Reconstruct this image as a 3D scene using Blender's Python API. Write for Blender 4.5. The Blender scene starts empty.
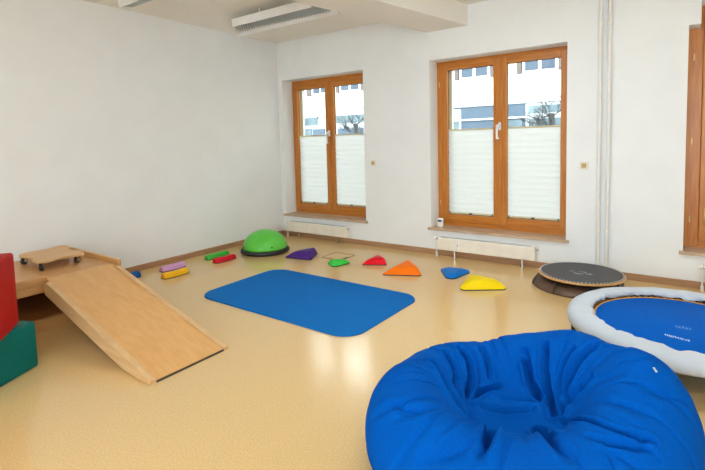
import bpy, bmesh, math, random
from mathutils import Vector, Matrix, noise
random.seed(7)
PI = math.pi
S = bpy.context.scene
COL = S.collection

# ------------------------------------------------------------------ camera
cam = bpy.data.cameras.new('camera')
cam.sensor_fit = 'HORIZONTAL'; cam.sensor_width = 36.0
cam.lens = 459.987 / 705 * 36
cam.shift_y = -(235 - 176.583) / 705
cam.clip_start = 0.05; cam.clip_end = 200
co = bpy.data.objects.new('camera', cam); COL.objects.link(co)
CR = Vector((0.81356, 0.58091, -0.02582)); CU = Vector((-0.02219, 0.07539, 0.99691)); CF = Vector((-0.58106, 0.81047, -0.07423))
M4 = Matrix.Identity(4)
for i in range(3):
    M4[i][0] = CR[i]; M4[i][1] = CU[i]; M4[i][2] = -CF[i]; M4[i][3] = (5.02098, -5.11693, 1.4)[i]
co.matrix_world = M4
S.camera = co

# ------------------------------------------------------------------ world, lights, exposure
w = bpy.data.worlds.new('overcast_sky'); S.world = w; w.use_nodes = True
bg = w.node_tree.nodes['Background']
bg.inputs[0].default_value = (0.83, 0.925, 1.0, 1); bg.inputs[1].default_value = 5.0

def area(name, loc, rot, sx, sy, power, color):
    l = bpy.data.lights.new(name, 'AREA'); l.shape = 'RECTANGLE'; l.size = sx; l.size_y = sy
    l.energy = power; l.color = color
    o = bpy.data.objects.new(name, l); COL.objects.link(o); o.location = loc; o.rotation_euler = rot
    return o
FILL_TINT = (0.82, 0.925, 1.0)
# added fill lights just below the ceiling, out of view, without fixtures
for (x, y, p) in ((3.9, -2.1, 18), (4.4, -5.6, 14)):
    area('fill_light', (x, y, 2.765), (0, 0, 0), 1.3, 0.16, p, FILL_TINT)

S.view_settings.view_transform = 'Standard'; S.view_settings.look = 'None'
S.view_settings.gamma = 1.0; S.view_settings.use_curve_mapping = False
S.view_settings.exposure = 0.74
S.cycles.max_bounces = 10; S.cycles.diffuse_bounces = 6; S.cycles.transparent_max_bounces = 12
S.cycles.use_denoising = True

# ------------------------------------------------------------------ materials
def lin(c):
    c /= 255.0
    return c / 12.92 if c <= 0.04045 else ((c + 0.055) / 1.055) ** 2.4
def srgb(r, g, b): return (lin(r), lin(g), lin(b), 1)
def mat(name, c, rough=0.5, c2=None, scale=8.0, stretch=(1, 1, 1), bump=0.0, bscale=40.0, spec=0.5, metal=0.0, lo=0.35, hi=0.65, detail=4, coat=0.0, sheen=0.0):
    m = bpy.data.materials.new(name); m.use_nodes = True
    nt = m.node_tree; b = nt.nodes['Principled BSDF']
    b.inputs['Base Color'].default_value = c; b.inputs['Roughness'].default_value = rough
    b.inputs['Specular IOR Level'].default_value = spec; b.inputs['Metallic'].default_value = metal
    b.inputs['Coat Weight'].default_value = coat; b.inputs['Sheen Weight'].default_value = sheen
    tc = nt.nodes.new('ShaderNodeTexCoord'); mp = nt.nodes.new('ShaderNodeMapping'); mp.inputs['Scale'].default_value = stretch
    nt.links.new(tc.outputs['Object'], mp.inputs['Vector'])
    n = nt.nodes.new('ShaderNodeTexNoise'); n.inputs['Scale'].default_value = scale; n.inputs['Detail'].default_value = detail
    nt.links.new(mp.outputs[0], n.inputs['Vector'])
    r = nt.nodes.new('ShaderNodeValToRGB'); r.color_ramp.elements[0].position = lo; r.color_ramp.elements[1].position = hi
    c2 = c2 or tuple(min(1, x * 0.93) for x in c[:3]) + (1,)
    r.color_ramp.elements[0].color = c2; r.color_ramp.elements[1].color = c
    nt.links.new(n.outputs['Fac'], r.inputs['Fac']); nt.links.new(r.outputs['Color'], b.inputs['Base Color'])
    if bump:
        n2 = nt.nodes.new('ShaderNodeTexNoise'); n2.inputs['Scale'].default_value = bscale; n2.inputs['Detail'].default_value = 3
        nt.links.new(tc.outputs['Object'], n2.inputs['Vector'])
        bp = nt.nodes.new('ShaderNodeBump'); bp.inputs['Strength'].default_value = bump; bp.inputs['Distance'].default_value = 0.01
        nt.links.new(n2.outputs['Fac'], bp.inputs['Height']); nt.links.new(bp.outputs['Normal'], b.inputs['Normal'])
    return m
def wood(name, c, c2, axis='x', rough=0.4, scale=6.0, **k):
    st = {'x': (0.6, 9, 9), 'y': (9, 0.6, 9), 'z': (9, 9, 0.6)}[axis]
    return mat(name, c, rough, c2, scale, st, lo=0.3, hi=0.7, **k)

M_wall = mat('white_plaster', srgb(239, 241, 241), 0.9, srgb(236, 238, 238), 3, bump=0.08, bscale=120, spec=0.2)
M_ceil = mat('ceiling_paint', srgb(240, 236, 228), 0.9, srgb(238, 233, 224), 3, spec=0.2)
M_oak_y = wood('oiled_window_wood_upright', srgb(204, 132, 50), srgb(180, 104, 30), 'z', 0.35)
M_oak_x = wood('oiled_window_wood_rail', srgb(204, 132, 50), srgb(178, 102, 30), 'x', 0.35)
M_oak_d = wood('dark_window_wood', srgb(150, 80, 24), srgb(120, 60, 16), 'x', 0.4)
M_sill = mat('beige_sill_stone', srgb(205, 180, 154), 0.35, srgb(184, 156, 128), 5, (1, 4, 4))
M_base_x = wood('baseboard_wood_long', srgb(184, 143, 108), srgb(162, 120, 86), 'x', 0.45)
M_base_y = wood('baseboard_wood_deep', srgb(184, 143, 108), srgb(162, 120, 86), 'y', 0.45)
M_beech_x = wood('beech_along', srgb(222, 174, 112), srgb(212, 160, 98), 'x', 0.35, 3.0)
M_beech_y = wood('beech_across', srgb(214, 168, 112), srgb(200, 150, 94), 'y', 0.4, 3.0)
M_beech_l = wood('pale_beech', srgb(222, 186, 138), srgb(206, 166, 116), 'x', 0.4, 4.0)
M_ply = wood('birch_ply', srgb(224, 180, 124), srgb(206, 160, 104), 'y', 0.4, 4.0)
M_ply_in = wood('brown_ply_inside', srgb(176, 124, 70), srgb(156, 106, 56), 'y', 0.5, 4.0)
M_white = mat('white_enamel', srgb(240, 237, 226), 0.35)
M_lampw = mat('white_lamp_sheet', srgb(240, 240, 238), 0.4)
M_louv = mat('grey_louvre', srgb(190, 196, 196), 0.3, spec=0.6)
M_dark = mat('dark_gap', srgb(60, 58, 56), 0.7)
M_plastic = mat('white_plastic', srgb(244, 244, 244), 0.3)
M_rad = mat('cream_radiator', srgb(243, 236, 222), 0.4)
M_pipe = mat('white_pipe', srgb(234, 232, 228), 0.4)
M_chrome = mat('chrome', srgb(215, 215, 215), 0.2, metal=1.0)
M_brass = mat('brass', srgb(214, 178, 104), 0.3, metal=0.8)
M_rubber = mat('black_rubber', srgb(38, 38, 42), 0.55)
M_ochre = mat('ochre_plastic', srgb(196, 168, 112), 0.5)
M_cream = mat('cream_plastic', srgb(236, 228, 208), 0.5)
M_display = mat('grey_display', srgb(70, 84, 100), 0.25)

def floor_mat():
    m = mat('cork_linoleum', srgb(226, 195, 140), 0.28, srgb(214, 178, 119), 120, lo=0.36, hi=0.64, detail=5)
    nt = m.node_tree; b = nt.nodes['Principled BSDF']
    tc = nt.nodes['Texture Coordinate']; b.inputs['Specular IOR Level'].default_value = 0.85
    n = nt.nodes.new('ShaderNodeTexNoise'); n.inputs['Scale'].default_value = 2.2; n.inputs['Detail'].default_value = 3
    nt.links.new(tc.outputs['Object'], n.inputs['Vector'])
    mr = nt.nodes.new('ShaderNodeMapRange'); mr.inputs['To Min'].default_value = 0.16; mr.inputs['To Max'].default_value = 0.22
    nt.links.new(n.outputs['Fac'], mr.inputs['Value']); nt.links.new(mr.outputs[0], b.inputs['Roughness'])
    return m
M_floor = floor_mat()

def glass_mat():
    m = bpy.data.materials.new('window_glass'); m.use_nodes = True; nt = m.node_tree
    nt.nodes.remove(nt.nodes['Principled BSDF']); out = nt.nodes['Material Output']
    t = nt.nodes.new('ShaderNodeBsdfTransparent'); t.inputs[0].default_value = (0.96, 0.98, 0.97, 1)
    g = nt.nodes.new('ShaderNodeBsdfGlossy'); g.inputs['Roughness'].default_value = 0.02
    f = nt.nodes.new('ShaderNodeFresnel'); f.inputs[0].default_value = 1.35
    mx = nt.nodes.new('ShaderNodeMixShader')
    nt.links.new(f.outputs[0], mx.inputs[0]); nt.links.new(t.outputs[0], mx.inputs[1]); nt.links.new(g.outputs[0], mx.inputs[2])
    nt.links.new(mx.outputs[0], out.inputs[0]); return m
M_glass = glass_mat()
def blind_mat():
    m = bpy.data.materials.new('pleated_blind_cloth'); m.use_nodes = True; nt = m.node_tree
    nt.nodes.remove(nt.nodes['Principled BSDF']); out = nt.nodes['Material Output']
    d = nt.nodes.new('ShaderNodeBsdfDiffuse'); t = nt.nodes.new('ShaderNodeBsdfTranslucent')
    tc = nt.nodes.new('ShaderNodeTexCoord'); n = nt.nodes.new('ShaderNodeTexNoise'); n.inputs['Scale'].default_value = 30
    nt.links.new(tc.outputs['Object'], n.inputs['Vector'])
    r = nt.nodes.new('ShaderNodeValToRGB'); r.color_ramp.elements[0].color = srgb(217, 217, 214); r.color_ramp.elements[1].color = srgb(222, 222, 219)
    nt.links.new(n.outputs['Fac'], r.inputs[0]); nt.links.new(r.outputs[0], d.inputs[0]); nt.links.new(r.outputs[0], t.inputs[0])
    mx = nt.nodes.new('ShaderNodeMixShader'); mx.inputs[0].default_value = 0.72
    nt.links.new(d.outputs[0], mx.inputs[1]); nt.links.new(t.outputs[0], mx.inputs[2]); nt.links.new(mx.outputs[0], out.inputs[0])
    return m
M_blind = blind_mat()
M_guide = mat('grey_green_guide_rail', srgb(176, 180, 164), 0.5)
M_blindrail = mat('beige_blind_rail', srgb(214, 200, 160), 0.5)

# ------------------------------------------------------------------ mesh helpers
class MB:
    def __init__(self): self.bm = bmesh.new()
    def box(self, x0, x1, y0, y1, z0, z1, bev=0.0, seg=2, mtx=None):
        vs = [self.bm.verts.new((x, y, z)) for x in (x0, x1) for y in (y0, y1) for z in (z0, z1)]
        fs = [self.bm.faces.new([vs[i] for i in q]) for q in ((0, 1, 3, 2), (4, 6, 7, 5), (0, 4, 5, 1), (2, 3, 7, 6), (0, 2, 6, 4), (1, 5, 7, 3))]
        allv = vs
        if bev:
            es = list({e for f in fs for e in f.edges})
            r = bmesh.ops.bevel(self.bm, geom=es, offset=bev, segments=seg, affect='EDGES', profile=0.5)
            allv = list({v for f in r['faces'] for v in f.verts} | {v for v in vs if v.is_valid})
        if mtx is not None: bmesh.ops.transform(self.bm, matrix=mtx, verts=allv)
        return self
    def loft(self, rings, cap0=True, cap1=True, closed=True):
        R = [[self.bm.verts.new(p) for p in r] for r in rings]
        n = len(R[0])
        for a, b in zip(R, R[1:]):
            for i in range(n if closed else n - 1):
                j = (i + 1) % n
                try: self.bm.faces.new((a[i], a[j], b[j], b[i]))
                except ValueError: pass
        if cap0: self.bm.faces.new(list(reversed(R[0])))
        if cap1: self.bm.faces.new(R[-1])
        return self
    def prism(self, poly, z0, z1):
        return self.loft([[(x, y, z0) for x, y in poly], [(x, y, z1) for x, y in poly]])
    def prism_axis(self, poly, a0, a1, axis):
        f = {'x': lambda p, a: (a, p[0], p[1]), 'y': lambda p, a: (p[0], a, p[1])}[axis]
        return self.loft([[f(p, a0) for p in poly], [f(p, a1) for p in poly]])
    def lathe(self, prof, n=48, c=(0, 0, 0), cap0=True, cap1=True):
        rings = [[(c[0] + r * math.cos(2 * PI * i / n), c[1] + r * math.sin(2 * PI * i / n), c[2] + z) for i in range(n)] for r, z in prof]
        return self.loft(rings, cap0, cap1)
    def torus(self, R, r, z, n=64, k=10, c=(0, 0)):
        rings = []
        for i in range(n + 1):
            a = 2 * PI * i / n
            rings.append([(c[0] + (R + r * math.cos(t)) * math.cos(a), c[1] + (R + r * math.cos(t)) * math.sin(a), z + r * math.sin(t)) for t in [2 * PI * j / k for j in range(k)]])
        return self.loft(rings, False, False)
    def tube(self, pts, r, n=10):
        pts = [Vector(p) for p in pts]; rings = []
        for i, p in enumerate(pts):
            d = (pts[min(i + 1, len(pts) - 1)] - pts[max(i - 1, 0)]).normalized()
            u = d.cross(Vector((0, 0, 1)))
            if u.length < 1e-3: u = d.cross(Vector((1, 0, 0)))
            u.normalize(); v = d.cross(u)
            rings.append([p + (u * math.cos(2 * PI * k / n) + v * math.sin(2 * PI * k / n)) * r for k in range(n)])
        return self.loft(rings)
    def done(self, name, m, parent=None, smooth=False, loc=None, auto=None):
        bmesh.ops.remove_doubles(self.bm, verts=self.bm.verts[:], dist=1e-6)
        bmesh.ops.recalc_face_normals(self.bm, faces=self.bm.faces[:])
        me = bpy.data.meshes.new(name); self.bm.to_mesh(me); self.bm.free()
        me.materials.append(m)
        if smooth:
            for p in me.polygons: p.use_smooth = True
            if auto: me.set_sharp_from_angle(angle=math.radians(auto))
        o = bpy.data.objects.new(name, me); COL.objects.link(o)
        if parent: o.parent = parent
        if loc: o.location = loc
        return o
def tag(o, label, cat, group=None):
    o['label'] = label; o['category'] = cat
    if group: o['group'] = group
    return o
def struct(o): o['kind'] = 'structure'; return o
def empty(name, loc=(0, 0, 0), rz=0.0):
    o = bpy.data.objects.new(name, None); COL.objects.link(o); o.location = loc; o.rotation_euler = (0, 0, rz); o.empty_display_size = 0.1
    return o
def copy_tree(o, parent=None):
    c = o.copy(); COL.objects.link(c)
    if parent: c.parent = parent
    for ch in list(o.children): copy_tree(ch, c)
    return c
def rpoly(pts, r, n=6):
    """convex polygon with rounded corners"""
    out = []; N = len(pts)
    for i in range(N):
        p = Vector(pts[i]); a = (Vector(pts[i - 1]) - p).normalized(); b = (Vector(pts[(i + 1) % N]) - p).normalized()
        ang = a.angle(b); t = r / math.tan(ang / 2)
        c = p + (a + b).normalized() * (r / math.sin(ang / 2))
        s = p + a * t; e = p + b * t
        a0 = math.atan2(s.y - c.y, s.x - c.x); a1 = math.atan2(e.y - c.y, e.x - c.x)
        d = (a1 - a0 + PI) % (2 * PI) - PI
        for k in range(n + 1):
            q = a0 + d * k / n; out.append((c.x + r * math.cos(q), c.y + r * math.sin(q)))
    return out

# ------------------------------------------------------------------ room shell
ZC = 2.919
X0, X1, YN = 0.0, 7.4, -8.2
W = {1: (0.081, 1.561), 2: (2.526, 4.060), 3: (5.050, 6.55)}
ZS, ZT = 0.315, 2.356

def grid_wall(name, xs, zs, solid, y0, y1, m):
    b = MB(); bm = b.bm
    nx, nz = len(xs) - 1, len(zs) - 1
    ok = lambda i, k: 0 <= i < nx and 0 <= k < nz and solid((xs[i] + xs[i + 1]) / 2, (zs[k] + zs[k + 1]) / 2)
    def quad(*p): bm.faces.new([bm.verts.new(q) for q in p])
    for i in range(nx):
        for k in range(nz):
            if not ok(i, k): continue
            a, c, d, e = xs[i], xs[i + 1], zs[k], zs[k + 1]
            quad((a, y0, d), (c, y0, d), (c, y0, e), (a, y0, e)); quad((a, y1, d), (a, y1, e), (c, y1, e), (c, y1, d))
            if not ok(i - 1, k): quad((a, y0, d), (a, y0, e), (a, y1, e), (a, y1, d))
            if not ok(i + 1, k): quad((c, y0, d), (c, y1, d), (c, y1, e), (c, y0, e))
            if not ok(i, k - 1): quad((a, y0, d), (a, y1, d), (c, y1, d), (c, y0, d))
            if not ok(i, k + 1): quad((a, y0, e), (c, y0, e), (c, y1, e), (a, y1, e))
    return b.done(name, m)
XS3 = 5.135; ZT3 = 2.552            # the right-hand opening steps up to a taller one
def hole(x, z, grow):
    for i, (a, c) in W.items():
        if a - grow * (i != 1) < x < c + grow and ZS - grow < z < ZT + grow: return True
    return XS3 - grow < x < W[3][1] + grow and ZS < z < ZT3 + grow
xs = sorted({-0.3, X1 + .3, XS3, XS3 - .05} | {v for p in W.values() for v in p} | {p[0] - .05 for p in W.values()} | {p[1] + .06 for p in W.values()} | {p[1] + .05 for p in W.values()})
zs = sorted({-0.1, 3.1, ZS, ZT, ZT3, ZS - .05, ZT + .05, ZT3 + .05})
struct(grid_wall('wall_back', xs, zs, lambda x, z: not hole(x, z, 0.0), 0.0, 0.224, M_wall))
struct(grid_wall('wall_back_outer', xs, zs, lambda x, z: not hole(x, z, 0.05), 0.224, 0.42, M_wall))
struct(MB().box(-0.3, 0, YN, 0.0, -0.1, 3.1).done('wall_left', M_wall))
struct(MB().box(X1, X1 + 0.3, YN, 0.0, -0.1, 3.1).done('wall_right', M_wall))
struct(MB().box(-0.3, X1 + .3, YN - .3, 0.0, -0.12, 0.0).done('floor', M_floor))
struct(grid_wall('wall_front', [-.3, 3.1, 5.0, 5.3, 7.2, X1 + .3], [-.1, .45, 2.65, 3.1], lambda x, z: not (.45 < z < 2.65 and (3.1 < x < 5.0 or 5.3 < x < 7.2)), YN - .3, YN, M_wall))  # unseen wall, added with openings sized to limit the skylight coming in
struct(MB().box(-0.3, X1 + .3, YN, 0.0, ZC, ZC + 0.25).done('ceiling', M_ceil))
# skewed down-stand beam
bx = lambda x, L: (x - 0.205 * L, -L)
b = MB()
b.prism([bx(2.515, 0), bx(3.015, 0), bx(3.015, 8.0), bx(2.515, 8.0)], 2.689, ZC + .05)
struct(b.done('trim_1', M_ceil))
# baseboards
struct(MB().box(0.0, 0.016, YN, -0.016, 0, 0.066, 0.004).done('baseboard_left', M_base_y))
struct(MB().box(0.0, X1, -0.016, 0.0, 0, 0.066, 0.004).done('baseboard_back', M_base_x))

# ------------------------------------------------------------------ windows
YF = 0.228
def frame_ring(b, x0, x1, z0, z1, t, y0, y1, bev=0.006, tb=None):
    tb = tb or t
    return (x0, x0 + t), (x1 - t, x1), (z0, z0 + tb), (z1 - t, z1)
def window(n, gx, gz, fx, fz, handle=True):
    """gx: the four glass edges in x, gz: glass z, fx/fz: outer frame"""
    root = struct(empty('window_%d' % n, ((fx[0] + fx[1]) / 2, YF, fz[0])))
    inv = Vector(root.location)
    def part(b, name, m, par=root, **k):
        o = b.done(name, m, None, **k)
        o.data.transform(Matrix.Translation(-inv)); o.parent = par; return o
    f0, f1 = fx; z0, z1 = fz; s = 0.012
    a0, a1, c0, c1 = gx; g0, g1 = gz
    mid = (a1 + c0) / 2
    st = 0.088                          # sash stile
    # fixed outer frame
    b = MB()
    b.box(f0, a0 - st, YF, YF + .075, z0, z1, .004); b.box(c1 + st, f1, YF, YF + .075, z0, z1, .004)
    part(b, 'outer_frame', M_oak_y)
    b = MB()
    b.box(a0 - st - .002, c1 + st + .002, YF + .002, YF + .073, z0, g0 - .078, .004); b.box(a0 - st - .002, c1 + st + .002, YF + .002, YF + .073, g1 + .078, z1, .004)
    part(b, 'frame_rail', M_oak_x)
    for k, (p, q) in enumerate(((a0, a1), (c0, c1))):
        L = p - st if k == 0 else mid + .001; R = mid - .001 if k == 0 else q + st
        y0, y1 = YF - .014, YF + .055
        b = MB()
        b.box(L + .001, p, y0, y1, g0 - .085, g1 + .085, .006); b.box(q, R - .001, y0, y1, g0 - .085, g1 + .085, .006)
        sash = part(b, 'sash', M_oak_y)
        b = MB()
        b.box(p - .001, q + .001, y0 + .001, y1 - .001, g0 - .084, g0, .005); b.box(p - .001, q + .001, y0 + .001, y1 - .001, g1, g1 + .084, .005)
        part(b, 'sash_rail', M_oak_x, sash)
        b = MB().box(p - .01, q + .01, YF + .030, YF + .036, g0 - .01, g1 + .01)
        part(b, 'pane', M_glass, sash)
        b = MB()                        # dark glazing seal
        for (u0, u1, v0, v1) in ((p, p + .005, g0, g1), (q - .005, q, g0, g1), (p, q, g0, g0 + .005), (p, q, g1 - .005, g1)):
            b.box(u0, u1, YF + .024, YF + .030, v0, v1)
        part(b, 'glazing_seal', M_dark, sash)
    b = MB().box(mid - .019, mid + .019, YF - .024, YF - .014, g0 - .07, g1 + .07, .004)
    part(b, 'cover_strip', M_oak_y)
    b = MB().box(a0 - .03, a0 + .022, YF + .082, YF + .13, g0 - .08, g1 + .09, .004)
    part(b, 'shutter_guide', M_guide)
    if handle:
        hx = mid + .002; hz = 1.53; y = YF - .024
        b = MB().box(hx - .016, hx + .016, y - .014, y, hz - .035, hz + .055, .006)
        part(b, 'handle_plate', M_plastic)
        b = MB().box(hx - .030, hx + .012, y - .055, y - .012, hz - .012, hz + .032, .008)
        b.box(hx - .032, hx - .008, y - .055, y - .032, hz - .135, hz + .030, .009, 3)
        b.box(hx - .032, hx + .004, y - .054, y - .034, hz - .137, hz - .117, .008, 3)
        part(b, 'window_handle', M_plastic)
    return root
def hinges(root, x, zz):
    for z in zz:
        o = MB().box(-.006, .006, -.013, .0, -.032, .032, .004).done('hinge', M_brass, root)
        o.location = Vector((x, YF - .001, z)) - Vector(root.location)
G1 = (0.186, 0.734, 0.886, 1.436); G2 = (2.660, 3.230, 3.387, 3.958)
w1 = window(1, G1, (0.475, 2.215), (0.070, 1.600), (0.330, 2.372))
w2 = window(2, G2, (0.475, 2.246), (2.520, 4.107), (0.330, 2.372))
G3 = (5.25, 5.78, 5.94, 6.40)
w3 = window(3, G3, (0.478, 2.430), (5.045, 6.598), (0.330, 2.600), False)
hinges(w3, 5.095, (0.60, 1.33, 2.10)); hinges(w2, 2.555, (0.62, 2.08)); hinges(w1, 0.11, (0.62, 2.08))
# slim gold pull hanging on the right-hand sash
o = MB().tube([(0, 0, 0), (.002, -.004, -.09), (.004, -.004, -.17)], .009, 10).done('pull_bar', M_brass, w3, True)
o.location = Vector((5.205, YF - .03, 0.72)) - Vector(w3.location)
# sills
for n, (a, c) in W.items():
    p = [(a - .03, -.035), (c + .03, -.035), (c + .03, 0.0), (c, 0.0), (c, YF + .001), (a, YF + .001), (a, 0.0), (a - .03, 0.0)]
    struct(MB().prism(p, ZS - .012, 0.333).done('trim_%d' % (n + 1), M_sill))

def blind(p, q, z0, z1, label):
    root = empty('pleated_blind', ((p + q) / 2, YF + .012, z0)); tag(root, label, 'window blind', 'white pleated blinds')
    hw = (q - p) / 2 - .005; h = z1 - z0; N = 30
    pts = [(-.003 if i % 2 else .003, .012 + (h - .024) * i / N) for i in range(N + 1)]
    b = MB(); b.loft([[(-hw, y, z) for y, z in pts], [(hw, y, z) for y, z in pts]], False, False, closed=False)
    b.done('cloth', M_blind, root)
    MB().box(-hw, hw, -.011, .009, 0, .020, .003).done('bottom_rail', M_blindrail, root)
    MB().box(-hw, hw, -.011, .009, h - .018, h, .003).done('top_rail', M_blindrail, root)
    MB().box(-.02, .02, -.017, -.011, .002, .018, .003).done('grip', M_dark, root)
    for s in (-1, 1):
        MB().box(s * (hw - .014) - .006, s * (hw - .014) + .006, -.017, -.011, .0, .024, .002).done('cord_holder', M_dark, root)
blind(G1[0], G1[1], 0.484, 1.522, 'white pleated blind on the left sash of the window beside the room corner')
blind(G1[2], G1[3], 0.484, 1.522, 'white pleated blind on the right sash of the window beside the room corner')
blind(G2[0], G2[1], 0.484, 1.528, 'white pleated blind on the left sash of the middle window')
blind(G2[2], G2[3], 0.484, 1.528, 'white pleated blind on the right sash of the middle window')

# ------------------------------------------------------------------ outside: street and the house across it
M_cr = mat('cream_render', srgb(196, 188, 168), 0.9, srgb(190, 182, 162), 1.5)
M_blue = mat('blue_grey_shopfront', srgb(62, 78, 92), 0.6, srgb(56, 72, 86), 1.5)
M_pale = mat('pale_shopfront', srgb(168, 172, 174), 0.6)
M_shop = mat('shop_glass', srgb(96, 112, 116), 0.3, srgb(60, 76, 82), 1.2, spec=.3)
M_hglass = mat('house_window_glass', srgb(66, 78, 90), 0.35, srgb(40, 52, 66), 1.4, spec=.3)
M_shut = mat('grey_brown_shutter', srgb(84, 74, 68), 0.7)
M_asph = mat('street_asphalt', srgb(150, 150, 150), 0.9)
M_bark = mat('grey_bark', srgb(52, 50, 48), 0.9)
struct(MB().box(-30, 30, 0.43, 11.0, -0.6, -0.4).done('ground', M_asph))  # unseen street surface, added to bounce daylight
YB = 11.0
house = empty('building', (-3.5, YB + 2, -0.4)); tag(house, 'cream house across the street with blue grey shopfront, seen through the windows', 'building')
hv = Vector(house.location)
def hp(b, name, m, par=house):
    o = b.done(name, m); o.data.transform(Matrix.Translation(-hv)); o.parent = par; return o
hp(MB().box(-22, 16, YB, YB + 4, -.4, 8.0), 'wall', M_cr)
hp(MB().box(-22, 16, YB - .10, YB + .1, 2.56, 2.70, .01), 'ledge', M_pale)
def panel(x0, x1, z0, z1, m, name, d=.06): hp(MB().box(x0, x1, YB - d, YB + .05, z0, z1, .008), name, m)
# right-hand part of the ground floor (seen through the middle window)
panel(-2.9, 0.72, -.4, 2.55, M_blue, 'shopfront_panel', .05)
panel(0.72, 3.2, -.4, 2.55, M_pale, 'shopfront_panel', .05)
panel(-2.2, -1.55, 1.2, 2.50, M_pale, 'shopfront_panel', .08)
panel(-2.15, -1.62, 1.3, 2.06, M_shop, 'shop_window', .10)
panel(0.82, 2.0, 2.22, 2.46, M_shop, 'shop_window', .09)
panel(0.84, 1.9, 0.8, 2.02, M_shop, 'shop_window', .09)
panel(-.15, 0.62, 0.8, 2.02, M_shop, 'shop_window', .09)
panel(-2.9, 3.2, 2.06, 2.13, M_pale, 'shopfront_rail', .12)
# left-hand part (seen through the corner window)
panel(-12.5, -3.6, -.4, 2.50, M_pale, 'shopfront_panel', .05)
panel(-9.35, -8.35, 2.22, 2.60, M_shop, 'shop_window', .09)
panel(-9.3, -8.7, 1.5, 2.05, M_shop, 'shop_window', .09)
panel(-8.62, -7.95, 0.6, 2.02, M_blue, 'shop_door', .10)
panel(-7.3, -5.2, 2.24, 2.58, M_shop, 'shop_window', .09)
panel(-7.2, -5.9, 1.2, 2.0, M_blue, 'shopfront_panel', .10)
panel(-12.5, -3.6, 2.06, 2.14, M_pale, 'shopfront_rail', .12)
panel(-9.62, -9.30, -.4, 3.5, mat('red_brown_pier', srgb(96, 66, 56), 0.8), 'pier', .14)
def hwin(x0, x1, z0=3.56, z1=5.0):
    f = hp(MB().box(x0, x1, YB - .08, YB + .05, z0, z1, .01), 'house_window', M_plastic)
    mid = (x0 + x1) / 2
    for a, c in ((x0 + .09, mid - .05), (mid + .05, x1 - .09)):
        hp(MB().box(a, c, YB - .10, YB, z0 + .06, z1 - .1), 'pane', M_hglass, f)
    for s in (x0 - .17, x1 + .03):
        hp(MB().box(s, s + .14, YB - .12, YB, z0 + .0, z1, .01), 'shutter', M_shut)
for (a, c) in ((-1.60, -0.48), (0.62, 1.74), (-4.4, -3.3), (-7.05, -5.95), (-8.62, -7.62), (-9.9, -8.95)): hwin(a, c)

def tree(x, y, h, label, seed):
    rnd = random.Random(seed)
    root = empty('bare_tree', (x, y, -0.4)); tag(root, label, 'tree')
    MB().tube([(0, 0, 0), (.03, 0, h * .3), (-.02, .02, h * .55)], .07, 8).done('trunk', M_bark, root, True)
    b = MB()
    def grow(p, d, L, r, lev):
        pts = [p]; q = Vector(p)
        for k in range(3):
            d = (d + Vector((rnd.uniform(-.25, .25), rnd.uniform(-.25, .25), rnd.uniform(-.1, .2)))).normalized()
            q = q + d * L / 3; pts.append(q.copy())
        b.tube(pts, r, 5)
        if lev:
            for k in range(4):
                t = pts[rnd.choice((1, 2, 3))]
                nd = (d + Vector((rnd.uniform(-1, 1), rnd.uniform(-1, 1), rnd.uniform(-.4, .8)))).normalized()
                grow(t, nd, L * .62, r * .6, lev - 1)
    for k in range(7):
        a = 2 * PI * k / 7 + rnd.random()
        grow(Vector((0, 0, h * (.35 + .03 * k))), Vector((math.cos(a), math.sin(a), .7)).normalized(), h * .10, .014, 3)
    b.done('branches', M_bark, root, True)
tree(2.50, 6.6, 4.3, 'bare grey tree outside the right pane of the middle window', 3)
tree(-3.75, 7.4, 4.4, 'bare grey tree outside the right pane of the corner window', 8)

# ------------------------------------------------------------------ radiators
def radiator(x0, x1, label, wide_box):
    y0, y1, z0, z1 = -.115, -.045, .092, .240
    root = empty('radiator', ((x0 + x1) / 2, (y0 + y1) / 2, 0)); tag(root, label, 'radiator', 'low cream radiators under the windows')
    inv = Vector(root.location)
    def part(b, name, m, **k):
        o = b.done(name, m, None, **k); o.data.transform(Matrix.Translation(-inv)); o.parent = root; return o
    part(MB().box(x0, x1, y0, y1, z0, z1, .008), 'panel', M_rad)
    b = MB()
    n = int((x1 - x0 - .06) / .02)
    for i in range(n): b.box(x0 + .03 + i * .02, x0 + .042 + i * .02, y0 + .012, y1 - .012, z1 - .002, z1 + .005)
    part(b, 'top_grille', M_louv)
    b = MB().box(x0 + .10, x0 + .103, y0 - .002, y0 + .002, z0, z1) if not wide_box else MB().box(x0 + .24, x0 + .275, y0 - .012, y0 + .002, z0 + .03, z1 - .015, .004)
    part(b, 'heat_meter' if wide_box else 'cover_seam', M_plastic if wide_box else M_louv)
    if wide_box: part(MB().box(x0 + .250, x0 + .265, y0 - .014, y0 - .010, z1 - .075, z1 - .065), 'meter_display', M_display)
    for x in (x0 + .20, x1 - (.14 if wide_box else .18)):
        b = MB().tube([(x, (y0 + y1) / 2, 0.004), (x, (y0 + y1) / 2, z0 + .01)], .012, 10); b.box(x - .022, x + .022, (y0 + y1) / 2 - .022, (y0 + y1) / 2 + .022, 0, .006)
        part(b, 'foot', M_chrome)
    b = MB().tube([(x0 + .01, -.08, z1 - .02), (x0 - .05, -.08, z1 - .02)], .012, 10)
    part(b, 'valve', M_chrome)
    b = MB().tube([(x0 - .028, -.08, z1 - .02), (x0 - .062, -.08, z1 - .02)], .018, 14)
    part(b, 'thermostat_head', M_plastic)
    b = MB().tube([(x0 - .03, -.08, z1 - .02), (x0 - .03, -.08, 0.0)], .007, 8); b.tube([(x0 - .03, -.08, 0.0), (x0 - .03, -.08, .05)], .013, 10)
    part(b, 'supply_pipe', M_pipe)
    part(MB().tube([(x1 - .005, -.08, z1 - .03), (x1 + .028, -.08, z1 - .03)], .011, 10), 'bleed_cap', M_chrome)
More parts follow.
